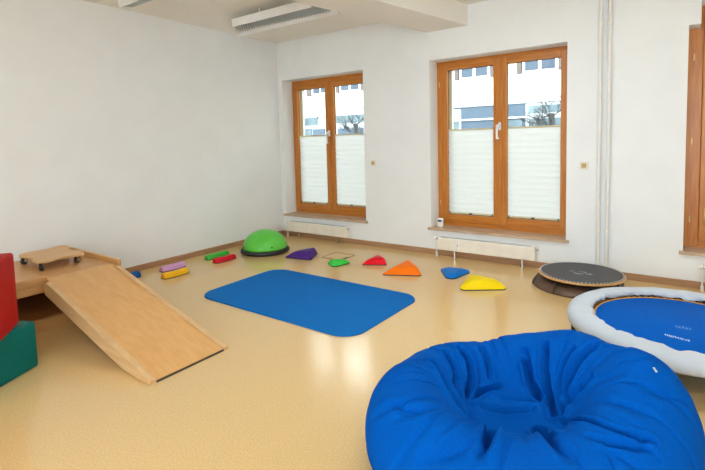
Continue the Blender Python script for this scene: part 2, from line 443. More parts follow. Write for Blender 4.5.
radiator(0.205, 1.300, 'low cream radiator under the window beside the room corner', False)
radiator(2.665, 3.780, 'low cream radiator with heat meter under the middle window', True)
radiator(5.225, 6.35, 'low cream radiator under the rightmost window', True)

# pipes on the wall
def pipe(x, label):
    root = empty('heating_pipe', (x, -.045, 0)); tag(root, label, 'pipe', 'white heating pipes')
    b = MB().tube([(0, 0, 0), (0, 0, ZC)], .019, 16); b.done('tube', M_pipe, root, True, auto=40)
    for z in (0.47, 2.47):
        b = MB().lathe([(.019, -.012), (.025, -.012), (.025, .012), (.019, .012)], 16, (0, 0, z), False, False)
        b.box(-.006, .006, .018, .045, z - .006, z + .006); b.done('clamp', M_white, root)
pipe(4.362, 'left of the two white heating pipes running up the back wall')
pipe(4.440, 'right of the two white heating pipes running up the back wall')

def switch(x, z, label):
    root = empty('wall_switch', (x, 0, z - .04)); tag(root, label, 'switch', 'small wall switches')
    MB().box(-.04, .04, -.010, 0, 0, .08, .004).done('plate', M_cream, root)
    MB().box(-.022, .022, -.018, -.009, .018, .062, .004).done('rocker', M_ochre, root)
switch(1.700, 1.12, 'small beige switch on the wall right of the window beside the corner')
switch(4.224, 1.107, 'small beige switch on the wall left of the white pipes')

g = empty('room_thermometer', (2.612, 0.085, 0.333)); tag(g, 'small white thermometer with grey display on the middle window sill', 'thermometer')
MB().box(-.036, .036, -.022, .022, 0, .105, .010, 3).done('housing', M_plastic, g)
MB().box(-.026, .026, -.0235, -.020, .062, .088, .002).done('display', M_display, g)

# ------------------------------------------------------------------ ceiling lamps
def lamp(loc, label, wide):
    root = empty('ceiling_lamp', loc); tag(root, label, 'lamp', 'white ceiling lamps')
    # local: x along the tubes, near side at y=0, underside z=0
    L0, L1 = 0.0, 1.19; f0, f1 = (-0.355, 1.275) if wide else (0.0, 1.19); D = .352 if wide else .12
    top = .086
    MB().loft([[(L0, 0, 0), (L1, 0, 0), (L1, .012, 0), (L0, .012, 0)], [(L0 - .01, -.004, top), (L1 - .05, -.004, top), (L1 - .05, .012, top), (L0 - .01, .012, top)]]).done('side_panel', M_lampw, root)
    MB().prism([(L0 + .01, .013), (L1 + .02, .013), (f1 - .02, D - .02), (f0 + .04 * wide, D - .02)], .055, top - .006).done('housing', M_lampw, root)
    b = MB()
    for i in range(36):
        t = i / 35; xa = L0 + .03 + (L1 - L0 - .05) * t; xb = f0 + .10 + (f1 - f0 - .16) * t
        yb = D - .085 if wide else D - .03
        b.loft([[(xa, .016, .004), (xa + .003, .016, .004), (xa + .003, .016, .050), (xa, .016, .050)], [(xb, yb, .004), (xb + .003, yb, .004), (xb + .003, yb, .050), (xb, yb, .050)]])
    b.done('louvre', M_louv, root)
    if wide:
        MB().loft([[(f0 + .10, D - .08, .050), (f1 - .04, D - .08, .050), (f1 - .04, D - .08, .058), (f0 + .10, D - .08, .058)], [(f0, D, -.006), (f1, D, -.006), (f1, D, .058), (f0, D, .058)]]).done('reflector', M_lampw, root)
    for x in (.35, .95): MB().box(x, x + .02, .085, .105, top - .006, ZC - loc[2]).done('mount', M_lampw, root)
    return root
lamp((0.795, -1.509, 2.757), 'white louvred ceiling lamp nearer the back wall', True)
lamp((0.560, -2.700, 2.757), 'white louvred ceiling lamp at the top left, nearer the camera', False)

# ------------------------------------------------------------------ floor things at the back
# balance bars
def bar(x, y, L, col, name, label, wid=.085, h=.060, rz=0.0):
    m = mat(name, col, 0.45, spec=.25)
    root = empty('balance_bar', (x, y, 0), rz); tag(root, label, 'balance bar', 'coloured balance bars on the floor')
    rings = []; rub = []
    for i in range(21):
        t = -1 + 2 * i / 20; yy = t * L / 2; bend = .010 * math.cos(t * PI)
        e = 1 - max(0, abs(t) - .86) / .14 * .18
        hb, ht = wid / 2 * e, wid / 2 * e * .62
        pr = [(-hb, .006), (hb, .006), (hb * .96, h * .5), (ht, h * e * .96), (ht * .75, h * e), (-ht * .75, h * e), (-ht, h * e * .96), (-hb * .96, h * .5)]
        rings.append([(px + bend, yy, pz) for px, pz in pr])
        rub.append([(px + bend, yy * 1.01, pz) for px, pz in ((-hb * 1.03, 0), (hb * 1.03, 0), (hb * 1.03, .007), (-hb * 1.03, .007))])
    MB().loft(rings).done('body', m, root, True, auto=35)
    MB().loft(rub).done('rubber_base', M_rubber, root)
bar(.295, -2.105, .295, srgb(214, 160, 214), 'pink_plastic', 'pink lilac balance bar lying behind the yellow bar')
bar(.565, -2.255, .295, srgb(250, 190, 20), 'amber_plastic', 'yellow balance bar lying in front of the pink bar')
bar(.300, -1.485, .325, srgb(70, 190, 70), 'green_plastic', 'green balance bar lying behind the red bar')
bar(.520, -1.550, .300, srgb(214, 20, 40), 'red_plastic', 'red balance bar lying in front of the green bar')
bar(.235, -2.60, .25, srgb(14, 92, 170), 'blue_plastic', 'blue balance bar end peeking out from behind the wooden ramp', h=.065)

# balance dome
g = empty('balance_dome', (.600, -.960, 0)); tag(g, 'bright green half ball balance dome on a black base beside the left wall', 'balance trainer')
MB().lathe([(.27, 0), (.300, .004), (.315, .022), (.312, .045), (.296, .058), (.27, .060)], 64).done('base_ring', M_rubber, g, True, auto=50)
pr = [(.284 * math.cos(a), .056 + .235 * math.sin(a) ** .92 if a > 0 else .056) for a in [PI / 2 * i / 20 for i in range(20)]] + [(.004, .291)]
MB().lathe(pr, 64).done('dome', mat('green_vinyl', srgb(96, 208, 70), 0.35), g, True)
for a in (-2.0, -.45): MB().lathe([(.012, -.006), (.012, .006)], 12, (.277 * math.cos(a), .277 * math.sin(a), .105)).done('plug', M_rubber, g)

# stepping stones
def stone(name, pts, h, tilt, col, label, rnd=.05, top=.42, ctr=None):
    c = Vector((sum(p[0] for p in pts) / 3, sum(p[1] for p in pts) / 3))
    root = empty('stepping_stone', (c.x, c.y, 0)); tag(root, label, 'stepping stone', 'coloured stepping stones on the floor')
    m = mat(name, col, 0.5, bump=0.05, bscale=200, spec=.2)
    loc = [(p[0] - c.x, p[1] - c.y) for p in pts]
    base = rpoly(loc, rnd, 7); off = Vector(ctr or (0, 0))
    rings = []
    prof = [(1.0, .008), (.995, .016), (.94, .18), (.83, .52), (.70, .80), (.58, .93), (top * .9, .985), (top * .4, 1.0), (.03, 1.0)]
    for s, z in prof:
        ring = []
        for x, y in base:
            px, py = x * s + off.x * (1 - s), y * s + off.y * (1 - s)
            zz = z if z < .02 else .012 + (z * (h + tilt[0] * px + tilt[1] * py))
            ring.append((px, py, max(zz, .008)))
        rings.append(ring)
    MB().loft(rings).done('body', m, root, True, auto=60)
    MB().prism([(x * 1.012, y * 1.012) for x, y in base], 0, .009).done('rubber_edge', M_rubber, root)
def third(a, b):  # equilateral, behind the edge
    a, b = Vector(a), Vector(b); d = b - a
    return tuple((a + b) / 2 + Vector((-d.y, d.x)) * .866)
def far(a, b, k=1.0, sh=0.0):
    a, b = Vector(a), Vector(b); d = b - a
    return tuple((a + b) / 2 + d * sh + Vector((-d.y, d.x)) * .866 * k)
A, B = (1.02, -1.085), (1.43, -1.01); stone('purple_plastic', [A, B, (1.265, -.665)], .076, (.09, .06), srgb(72, 36, 128), 'purple stepping stone beside the green dome', .035, top=.55, ctr=(.06, .03))
stone('leaf_plastic', [(1.64, -.97), (1.865, -1.145), (1.935, -.79)], .034, (0, 0), srgb(60, 206, 74), 'small green stepping stone in front of the brown floor outline', .055, top=.6)
A, B = (2.065, -.895), (2.345, -.740); stone('signal_red_plastic', [A, B, far(A, B, 1, .1)], .060, (.08, .10), srgb(236, 16, 36), 'small red stepping stone between the green and orange ones', .03, top=.40, ctr=(.03, .03))
A, B = (2.47, -1.11), (2.87, -.92); stone('orange_plastic', [A, B, far(A, B, 1, .14)], .070, (.03, .15), srgb(255, 122, 0), 'large orange stepping stone right of the red one', .03, top=.34, ctr=(.02, .06))
stone('sky_blue_plastic', [(2.90, -.575), (3.175, -.965), (3.25, -.49)], .034, (0, 0), srgb(6, 118, 210), 'small blue stepping stone between the orange and yellow ones', .06, top=.66)
A, B = (3.365, -1.165), (3.800, -.875); stone('yellow_plastic', [A, B, far(A, B, .78, -.22)], .072, (-.02, .03), srgb(250, 218, 0), 'large yellow stepping stone, the rightmost of the row', .05, top=.62, ctr=(.02, .0))

# floor hatch outline
g = empty('floor_hatch', (1.60, -.69, 0)); tag(g, 'flat floor hatch with thin dark brown frame behind the small green stone', 'floor hatch')
hx, hy = .150, .150
b = MB()
for (x0, x1, y0, y1) in ((-hx, hx, -hy, -hy + .009), (-hx, hx, hy - .009, hy), (-hx, -hx + .009, -hy + .009, hy - .009), (hx - .009, hx, -hy + .009, hy - .009)): b.box(x0, x1, y0, y1, 0, .003)
b.done('frame', mat('hatch_frame', srgb(96, 66, 44), 0.5), g)
MB().box(-hx + .01, hx - .01, -hy + .01, hy - .01, 0, .0022).done('cover', M_floor, g)
MB().box(hx - .03, hx - .009, -.10, .02, 0, .004).done('handle_strip', M_dark, g)

# gym mat
P = rpoly([(1.330, -2.550), (3.125, -2.570), (3.140, -1.500), (1.310, -1.480)], .18, 12)
cx, cy = 2.23, -2.025
b = MB(); P0 = [(x - cx, y - cy) for x, y in P]
b.loft([[(x, y, 0) for x, y in P0], [(x, y, .009) for x, y in P0], [(x * .9975, y * .996, .013) for x, y in P0]])
tag(b.done('gym_mat', mat('blue_foam', srgb(4, 108, 186), 0.8, srgb(4, 102, 178), 60, bump=.15, bscale=300, spec=.12), None, True, (cx + .022, cy - .004, 0), auto=30), 'flat blue rectangular exercise mat with rounded corners on the floor', 'exercise mat')

# ------------------------------------------------------------------ round board trampoline by the pipes
RX, RY = 4.250, -.462
g = empty('mini_trampoline', (RX, RY, 0)); tag(g, 'small black round trampoline on a brown wooden base by the white pipes', 'trampoline')
M_brown = mat('brown_wood_ring', srgb(108, 80, 62), 0.5, srgb(90, 66, 50), 6)
MB().lathe([(.30, 0), (.385, 0), (.395, .012), (.390, .028), (.345, .052), (.30, .066), (.26, .066), (.26, .0)], 72, cap0=False, cap1=False).done('base_ring', M_brown, g, True, auto=50)
MB().lathe([(.262, .0), (.262, .06), (.22, .075), (.01, .075)], 48).done('spring_cushion', mat('dark_brown_cloth', srgb(74, 58, 48), 0.8), g, True, auto=50)
TOP = (.026, .022, 0)
MB().lathe([(.334, .108), (.364, .108), (.370, .118), (.364, .128), (.334, .128)], 72, TOP, False, False).done('rim', M_ply, g, True, auto=50)
M_bmat = mat('black_jump_mat', srgb(74, 74, 76), 0.55, srgb(66, 66, 68), 80)
MB().lathe([(.335, .110), (.358, .127), (.358, .131), (.30, .129), (.01, .127)], 72, TOP).done('jump_mat', M_bmat, g, True, auto=50)
for k in range(72):
    a = 2 * PI * k / 72; ca, sa = math.cos(a), math.sin(a)
    MB().tube([(TOP[0] + .345 * ca, TOP[1] + .345 * sa, .1325), (TOP[0] + .358 * math.cos(a + .02), TOP[1] + .358 * math.sin(a + .02), .1315)], .0024, 5).done('lacing', M_plastic, g)
for k in range(8):
    a = 2 * PI * k / 8 - .33
    MB().tube([(r * math.cos(a), r * math.sin(a), z) for r, z in ((.350, .110), (.366, .080), (.393, .040), (.399, .012))], .007, 6).done('cord', M_rubber, g)
b = MB()
for (x0, x1, y0, y1) in ((-.075, -.03, .02, .032), (-.03, .06, -.035, -.022), (-.02, .035, -.055, -.045), (.015, .07, .035, .045), (.06, .072, .012, .045), (.075, .13, -.02, -.008), (.09, .12, .0, .01)):
    b.box(x0, x1, y0, y1, .1285, .1295)
b.done('logo', mat('faded_white_print', srgb(170, 170, 168), 0.6), g)

# ------------------------------------------------------------------ blue trampoline
TX, TY, TZ = 5.053, -1.632, .235
g = empty('trampoline', (TX, TY, 0)); tag(g, 'blue round trampoline with light grey padded skirt beside the beanbag', 'trampoline')
M_pad = mat('light_grey_vinyl', srgb(196, 204, 214), 0.5, srgb(188, 197, 208), 5, bump=.35, bscale=22)
RI, RO = .508, .664
def padz(r, a):
    return 0
rings = []
N = 180
prof = [(RI + .005, TZ - .018), (RI, TZ + .002), (RI + .010, TZ + .010), (.53, TZ + .015), (.585, TZ + .016), (.630, TZ + .010), (.655, TZ - .008), (RO, TZ - .032), (RO - .004, TZ - .060), (RO - .020, TZ - .074), (RO - .03, TZ - .068)]
for r, z in prof:
    ring = []
    for i in range(N):
        a = 2 * PI * i / N
        k = max(0, 1 - abs(r - RI) / .12)
        wv = .016 * k * noise.noise(Vector((math.cos(a) * 9, math.sin(a) * 9, r * 3))) + .006 * noise.noise(Vector((math.cos(a) * 5, math.sin(a) * 5, z * 30 + 5)))
        rr = r + .018 * k * noise.noise(Vector((math.cos(a) * 14, math.sin(a) * 14, 2)))
        ring.append((rr * math.cos(a), rr * math.sin(a), z + wv))
    rings.append(ring)
MB().loft(rings, False, False).done('padded_skirt', M_pad, g, True)
M_jump = mat('blue_jump_mat', srgb(0, 93, 190), 0.8, srgb(0, 88, 182), 60, spec=.05)
MB().lathe([(.486, TZ - .034), (.490, TZ - .031), (.486, TZ - .028), (.01, TZ - .030)], 96).done('jump_mat', M_jump, g, True)
MB().torus(.493, .005, TZ - .029, 96, 8).done('edge_cord', mat('gold_cord', srgb(226, 160, 40), 0.6), g, True)
b = MB()
for k in range(80):
    a = 2 * PI * k / 80; c1, s1 = math.cos(a), math.sin(a)
    b.tube([(.494 * c1, .494 * s1, TZ - .03), (.60 * math.cos(a + .03), .60 * math.sin(a + .03), TZ - .035)], .006, 5)
b.done('elastic_cords', mat('rust_elastic', srgb(104, 58, 38), 0.7), g)
MB().torus(.625, .016, TZ - .03, 96, 10).done('frame_ring', M_dark, g, True)
for k in range(6):
    a = 2 * PI * k / 6 + .25; x, y = .625 * math.cos(a), .625 * math.sin(a)
    l = MB().tube([(x, y, .012), (x, y, TZ - .035)], .014, 12).done('leg', M_dark, g, True, auto=50)
    MB().tube([(x, y, 0), (x, y, .03)], .020, 12).done('rubber_foot', M_rubber, l, True, auto=50)
def text(s, size, name, m, parent, loc, rz):
    cu = bpy.data.curves.new(name, 'FONT'); cu.body = s; cu.size = size; cu.align_x = 'CENTER'; cu.align_y = 'CENTER'; cu.extrude = .0004
    to = bpy.data.objects.new(name + '_tmp', cu); COL.objects.link(to)
    dg = bpy.context.evaluated_depsgraph_get(); me = bpy.data.meshes.new_from_object(to.evaluated_get(dg))
    bpy.data.objects.remove(to)
    me.materials.clear(); me.materials.append(m)
    o = bpy.data.objects.new(name, me); COL.objects.link(o); o.parent = parent; o.location = loc; o.rotation_euler = (0, 0, rz)
    return o
M_print = mat('white_print', srgb(225, 235, 248), 0.6)
M_print2 = mat('pale_blue_print', srgb(96, 160, 226), 0.6)
ZP = TZ - .0285
text('trimilin', .045, 'lettering', M_print, g, (5.022 - TX, -1.890 - TY, ZP), PI - .25)
b = MB(); ex, ey = 5.052 - TX, -1.700 - TY
for i in range(48):
    a0, a1 = 2 * PI * i / 48, 2 * PI * (i + 1) / 48
    p = [(ex + .040 * k * math.cos(a), ey + .022 * k * math.sin(a)) for k, a in ((1, a0), (1, a1), (.90, a1), (.90, a0))]
    b.prism(p, ZP, ZP + .0008)
for dx, s in ((-.018, 1), (0, -1), (.018, 1)):
    b.prism([(ex + dx - .007, ey - .008 * s), (ex + dx + .007, ey - .008 * s), (ex + dx, ey + .010 * s)], ZP, ZP + .0008)
b.done('emblem', M_print2, g)

# ------------------------------------------------------------------ wooden platform, ramp, scooter board
PX, PY0, PY1, PZ = 1.025, -5.4, -3.075, .385
g = empty('wooden_platform', (.52, -4.2, 0)); tag(g, 'low wooden play platform along the left wall behind the ramp', 'platform')
gv = Vector(g.location)
def gp(b, name, m, **k):
    o = b.done(name, m, None, **k); o.data.transform(Matrix.Translation(-gv)); o.parent = g; return o
gp(MB().box(.03, PX - .026, PY0, PY1 - .026, PZ - .020, PZ, .002), 'deck', M_beech_y)
gp(MB().box(PX - .026, PX, PY0, -3.655, .362, .427, .006), 'front_rail', M_beech_y)
gp(MB().box(PX - .026, PX - .002, PY0, PY1 - .001, .300, .3605, .004), 'fascia', M_beech_y)
gp(MB().box(PX - .026, PX, -3.654, PY1 - .03, .3605, PZ - .002, .002), 'hook_rail', M_beech_y)
gp(MB().box(.03, PX + .004, PY1 - .026, PY1, .30, .430, .005), 'end_board', M_beech_x)
gp(MB().box(PX - .045, PX, PY0, PY1 - .001, 0, .092, .004), 'floor_rail', M_beech_y)
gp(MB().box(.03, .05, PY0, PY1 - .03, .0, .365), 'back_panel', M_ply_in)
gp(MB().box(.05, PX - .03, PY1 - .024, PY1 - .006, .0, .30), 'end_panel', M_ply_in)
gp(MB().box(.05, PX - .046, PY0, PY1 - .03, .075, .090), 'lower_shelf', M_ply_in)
for y in (PY1 - .075, PY0 + .01):
    gp(MB().box(PX - .08, PX - .03, y, y + .045, .0, .30), 'post', M_beech_l)

# ramp: side rails run from the platform hook down to the floor
g = empty('wooden_ramp', (2.498, -3.42, 0)); tag(g, 'sloping wooden ramp with side rails hooked onto the low platform', 'ramp')
gv = Vector(g.location)
RY0, RY1 = -3.700, -3.132
x0, x1 = 1.035, 2.500
sl = (0.402 - 0.022) / (x1 - 1.10)
def topz(x): return .022 + (x1 - x) * sl
rail = [(x1, 0.0), (x1, .022), (1.150, topz(1.15)), (1.110, topz(1.11) - .004), (1.078, topz(1.078) - .020), (1.062, topz(1.062) - .052), (1.066, topz(1.066) - .086), (1.088, topz(1.088) - .108), (2.18, topz(2.18) - .098), (2.36, .0)]
for (a, c) in ((RY0, RY0 + .036), (RY1 - .036, RY1)):
    gp(MB().prism_axis(rail, a, c, 'y'), 'side_rail', M_beech_l)
sb = [(x1 - .004, .002), (x1 - .004, .014), (1.030, topz(1.03) - .012), (1.030, topz(1.03) - .028), (x1 - .05, .002)]
gp(MB().prism_axis(sb, RY0 + .037, RY1 - .037, 'y'), 'ramp_board', M_beech_x)
gp(MB().box(x1 - .001, x1 + .003, RY0 + .036, RY1 - .036, 0, .012), 'metal_edge', M_dark)

# scooter board
cx, cy = .425, -3.385
g = empty('scooter_board', (cx, cy, PZ)); tag(g, 'small wooden scooter board on four castors standing on the platform', 'scooter board')
outl = [(.19, -3.575), (.335, -3.582), (.37, -3.545), (.51, -3.552), (.55, -3.590), (.695, -3.598), (.705, -3.49), (.665, -3.46), (.668, -3.34), (.712, -3.305), (.70, -3.215), (.53, -3.195), (.49, -3.225), (.34, -3.215), (.30, -3.175), (.114, -3.150), (.125, -3.26), (.165, -3.29), (.17, -3.42), (.165, -3.46)]
outl = [(x - cx, y - cy) for x, y in outl]
def smooth_poly(p):
    for _ in range(2):
        q = []
        for i in range(len(p)):
            a, c = p[i], p[(i + 1) % len(p)]
            q += [(a[0] * .75 + c[0] * .25, a[1] * .75 + c[1] * .25), (a[0] * .25 + c[0] * .75, a[1] * .25 + c[1] * .75)]
        p = q
    return p
MB().prism(smooth_poly(outl), .074, .088).done('board', M_ply, g)
def caster(x, y, a):
    o = MB()
    o.box(-.025, .025, -.025, .025, .068, .074); o.box(-.018, -.014, -.016, .016, .022, .070); o.box(.014, .018, -.016, .016, .022, .070)
    o = o.done('castor', M_chrome, g); o.location = (x, y, 0); o.rotation_euler = (0, 0, a)
    b = MB(); n = 20
    b.loft([[(xx, .032 * k * math.cos(2 * PI * i / n), .032 + .032 * k * math.sin(2 * PI * i / n)) for i in range(n)] for xx, k in ((-.012, .85), (-.009, 1), (.009, 1), (.012, .85))])
    b.done('wheel', M_rubber, o, True, auto=40)
for (x, y, a) in ((.255, -3.545, .5), (.645, -3.55, .8), (.635, -3.265, .4), (.19, -3.215, .2)): caster(x - cx, y - cy, a)

# ------------------------------------------------------------------ soft blocks
def block(name, mname, col, corner, d1, L1, d2, L2, z0, z1, label, bev=.018):
    c = Vector(corner); d1 = Vector(d1).normalized(); d2 = Vector(d2).normalized()
    ctr = c + d1 * L1 / 2 + d2 * L2 / 2
    ang = math.atan2(d1.y, d1.x)
    b = MB()
    b.box(-L1 / 2, L1 / 2, -L2 / 2, L2 / 2, 0, z1 - z0, bev, 4)
    bmesh.ops.subdivide_edges(b.bm, edges=[e for e in b.bm.edges if e.calc_length() > .1], cuts=6, use_grid_fill=True)
    for v in b.bm.verts:   # slight pillowing of the foam
        k = (1 - (2 * v.co.x / L1) ** 2) * (1 - (2 * v.co.y / L2) ** 2) if abs(v.co.z) > .01 else 0
        v.co.z += .006 * max(0, k)
    root = empty(name, (ctr.x, ctr.y, z0), ang); tag(root, label, 'foam block')
    m = mat(mname, col, 0.5, bump=.12, bscale=14, spec=.15)
    b.done('cover', m, root, True, auto=30)
    b = MB(); h = z1 - z0; q = .004
    e = bev * .55
    b.tube([(s * (L1 / 2 - e), t * (L2 / 2 - e), h - e + .002) for s, t in ((-1, -1), (1, -1), (1, 1), (-1, 1), (-1, -1))], q, 6)
    b.done('seam_piping', m, root, True)
block('foam_block', 'teal_vinyl', srgb(0, 104, 97), (1.640, -3.962), (.45, -.89), .60, (-.89, -.45), .50, 0, .302, 'teal green foam block on the floor under the red one')
block('foam_block', 'red_vinyl', srgb(178, 4, 14), (1.622, -4.046), (.82, -.57), .45, (-.57, -.82), .55, .3098, .768, 'red foam block standing on top of the teal one')

# ------------------------------------------------------------------ bean bag
# creases of the cover: points along each one (relative to the bag's centre), depth, width
CREASES = [
  ([(-0.383,-0.009,0.332),(-0.355,-0.032,0.328),(-0.334,-0.054,0.325),(-0.313,-0.069,0.317),(-0.285,-0.095,0.308),(-0.263,-0.122,0.301),(-0.241,-0.142,0.29),(-0.226,-0.153,0.281),(-0.208,-0.166,0.271),(-0.192,-0.18,0.264),(-0.173,-0.198,0.26),(-0.151,-0.204,0.249),(-0.128,-0.213,0.241)], 0.05, 0.016),
  ([(-0.384,0.146,0.32),(-0.361,0.12,0.31),(-0.338,0.107,0.296),(-0.321,0.092,0.282),(-0.305,0.067,0.269),(-0.291,0.049,0.259),(-0.271,-0.006,0.257),(-0.246,-0.047,0.252),(-0.223,-0.085,0.248),(-0.201,-0.108,0.239),(-0.179,-0.129,0.231)], 0.032, 0.013),
  ([(-0.335,0.235,0.321),(-0.308,0.21,0.306),(-0.282,0.193,0.284),(-0.271,0.175,0.268),(-0.262,0.156,0.252),(-0.252,0.139,0.236),(-0.244,0.107,0.218),(-0.233,0.067,0.208),(-0.213,-0.011,0.214)], 0.04, 0.014),
  ([(-0.264,0.337,0.319),(-0.246,0.31,0.311),(-0.229,0.293,0.299),(-0.216,0.274,0.282),(-0.204,0.257,0.264),(-0.192,0.238,0.243),(-0.186,0.229,0.231),(-0.182,0.218,0.22)], 0.020, 0.011),
  ([(-0.201,-0.002,0.204),(-0.195,0.081,0.19),(-0.18,0.126,0.189),(-0.164,0.155,0.189),(-0.147,0.181,0.189),(-0.13,0.208,0.191)], 0.020, 0.011),
  ([(-0.135,0.014,0.191),(-0.116,0.022,0.19),(-0.093,0.032,0.19),(-0.071,0.039,0.19),(-0.053,0.043,0.19),(-0.03,0.062,0.19),(-0.006,0.074,0.19),(0.016,0.087,0.19),(0.039,0.101,0.191)], 0.02, 0.014),
  ([(-0.037,-0.2,0.205),(0.015,-0.371,0.3),(0.021,-0.4,0.309),(0.029,-0.439,0.314),(0.025,-0.473,0.314),(0.026,-0.501,0.309),(0.02,-0.52,0.304)], 0.045, 0.015),
  ([(-0.365,-0.427,0.343),(-0.332,-0.433,0.348),(-0.302,-0.439,0.349),(-0.282,-0.435,0.352),(-0.255,-0.429,0.353),(-0.237,-0.423,0.352)], 0.01, 0.016),
  ([(-0.302,-0.478,0.333),(-0.283,-0.463,0.342),(-0.262,-0.453,0.346),(-0.244,-0.436,0.351),(-0.229,-0.422,0.352),(-0.213,-0.402,0.35),(-0.197,-0.382,0.346),(-0.189,-0.352,0.34)], 0.01, 0.018),
  ([(-0.113,-0.568,0.292),(-0.103,-0.557,0.298),(-0.087,-0.546,0.303),(-0.077,-0.534,0.308),(-0.062,-0.521,0.312),(-0.053,-0.503,0.316),(-0.039,-0.489,0.318),(-0.031,-0.47,0.319),(-0.023,-0.447,0.319),(-0.017,-0.422,0.316),(-0.011,-0.397,0.311),(-0.01,-0.362,0.299)], 0.014, 0.03),
  ([(-0.06,0.364,0.333),(-0.043,0.342,0.314),(-0.032,0.324,0.296),(-0.022,0.308,0.275),(-0.014,0.296,0.258),(-0.006,0.28,0.24)], 0.018, 0.014),
  ([(-0.044,0.325,0.294),(-0.029,0.308,0.272),(-0.017,0.29,0.249),(-0.006,0.271,0.229),(0.011,0.254,0.217),(0.029,0.23,0.208),(0.049,0.195,0.202),(0.065,0.188,0.204),(0.081,0.179,0.204)], 0.03, 0.013),
  ([(0.042,0.37,0.378),(0.048,0.347,0.359),(0.053,0.329,0.342),(0.054,0.314,0.322),(0.058,0.299,0.301),(0.064,0.284,0.281),(0.073,0.27,0.268),(0.081,0.251,0.249),(0.088,0.235,0.235),(0.099,0.213,0.223),(0.111,0.179,0.211),(0.122,0.143,0.208),(0.14,0.101,0.209),(0.151,0.069,0.204)], 0.042, 0.014),
  ([(0.177,0.319,0.416),(0.166,0.304,0.395),(0.16,0.288,0.374),(0.15,0.276,0.351),(0.148,0.262,0.326),(0.142,0.25,0.3),(0.141,0.235,0.278),(0.141,0.223,0.262),(0.142,0.208,0.245),(0.144,0.189,0.231),(0.146,0.163,0.221)], 0.020, 0.011),
  ([(0.261,0.312,0.453),(0.248,0.292,0.438),(0.234,0.274,0.415),(0.216,0.264,0.393),(0.207,0.251,0.371),(0.197,0.239,0.347),(0.186,0.23,0.32),(0.18,0.217,0.296),(0.178,0.201,0.276),(0.173,0.188,0.258),(0.171,0.166,0.24),(0.17,0.137,0.229),(0.168,0.109,0.221),(0.17,0.077,0.212)], 0.036, 0.016),
  ([(0.272,0.159,0.376),(0.257,0.159,0.352),(0.247,0.157,0.334),(0.231,0.159,0.31),(0.218,0.155,0.29),(0.21,0.147,0.273),(0.196,0.14,0.253),(0.184,0.125,0.235)], 0.02, 0.014),
  ([(0.19,0.037,0.209),(0.212,0.023,0.222),(0.243,-0.022,0.247),(0.269,-0.067,0.28),(0.29,-0.102,0.303),(0.312,-0.131,0.323),(0.331,-0.143,0.338),(0.349,-0.159,0.347),(0.371,-0.166,0.356),(0.389,-0.17,0.36),(0.403,-0.172,0.362),(0.422,-0.174,0.364),(0.436,-0.174,0.364),(0.449,-0.166,0.365),(0.464,-0.164,0.363),(0.479,-0.163,0.359),(0.492,-0.153,0.359),(0.506,-0.15,0.354)], 0.02, 0.011),
  ([(0.333,-0.237,0.338),(0.35,-0.237,0.343),(0.367,-0.236,0.346),(0.381,-0.239,0.348),(0.394,-0.234,0.35),(0.412,-0.23,0.351),(0.425,-0.224,0.352),(0.443,-0.218,0.351),(0.46,-0.212,0.349),(0.476,-0.197,0.349),(0.493,-0.189,0.346)], 0.014, 0.011),
  ([(0.322,0.01,0.351),(0.344,-0.009,0.367),(0.367,-0.029,0.38),(0.383,-0.038,0.387),(0.403,-0.048,0.393),(0.421,-0.052,0.397),(0.437,-0.062,0.397),(0.451,-0.064,0.397),(0.468,-0.068,0.395),(0.483,-0.064,0.394)], 0.008, 0.018),
  ([(0.479,0.032,0.444),(0.494,0.039,0.445),(0.513,0.04,0.44),(0.528,0.048,0.438),(0.547,0.057,0.432),(0.565,0.074,0.428),(0.586,0.093,0.418),(0.604,0.12,0.406)], 0.009, 0.016),
  ([(0.298,0.108,0.379),(0.323,0.101,0.404),(0.344,0.098,0.425),(0.367,0.09,0.442),(0.389,0.091,0.46)], 0.007, 0.016),
  ([(0.116,-0.06,0.187),(0.128,-0.076,0.187),(0.138,-0.096,0.19),(0.188,-0.202,0.248),(0.228,-0.296,0.305),(0.248,-0.318,0.315),(0.269,-0.338,0.321),(0.287,-0.354,0.323)], 0.05, 0.018),
  ([(-0.084,0.126,0.188),(-0.061,0.141,0.188),(-0.036,0.149,0.189),(-0.012,0.16,0.191),(0.011,0.16,0.193),(0.033,0.165,0.196),(0.055,0.162,0.198),(0.077,0.165,0.201)], 0.014, 0.012),
  ([(-0.122,-0.174,0.218),(-0.099,-0.177,0.211),(-0.075,-0.181,0.205),(-0.052,-0.19,0.203)], 0.024, 0.016),
]

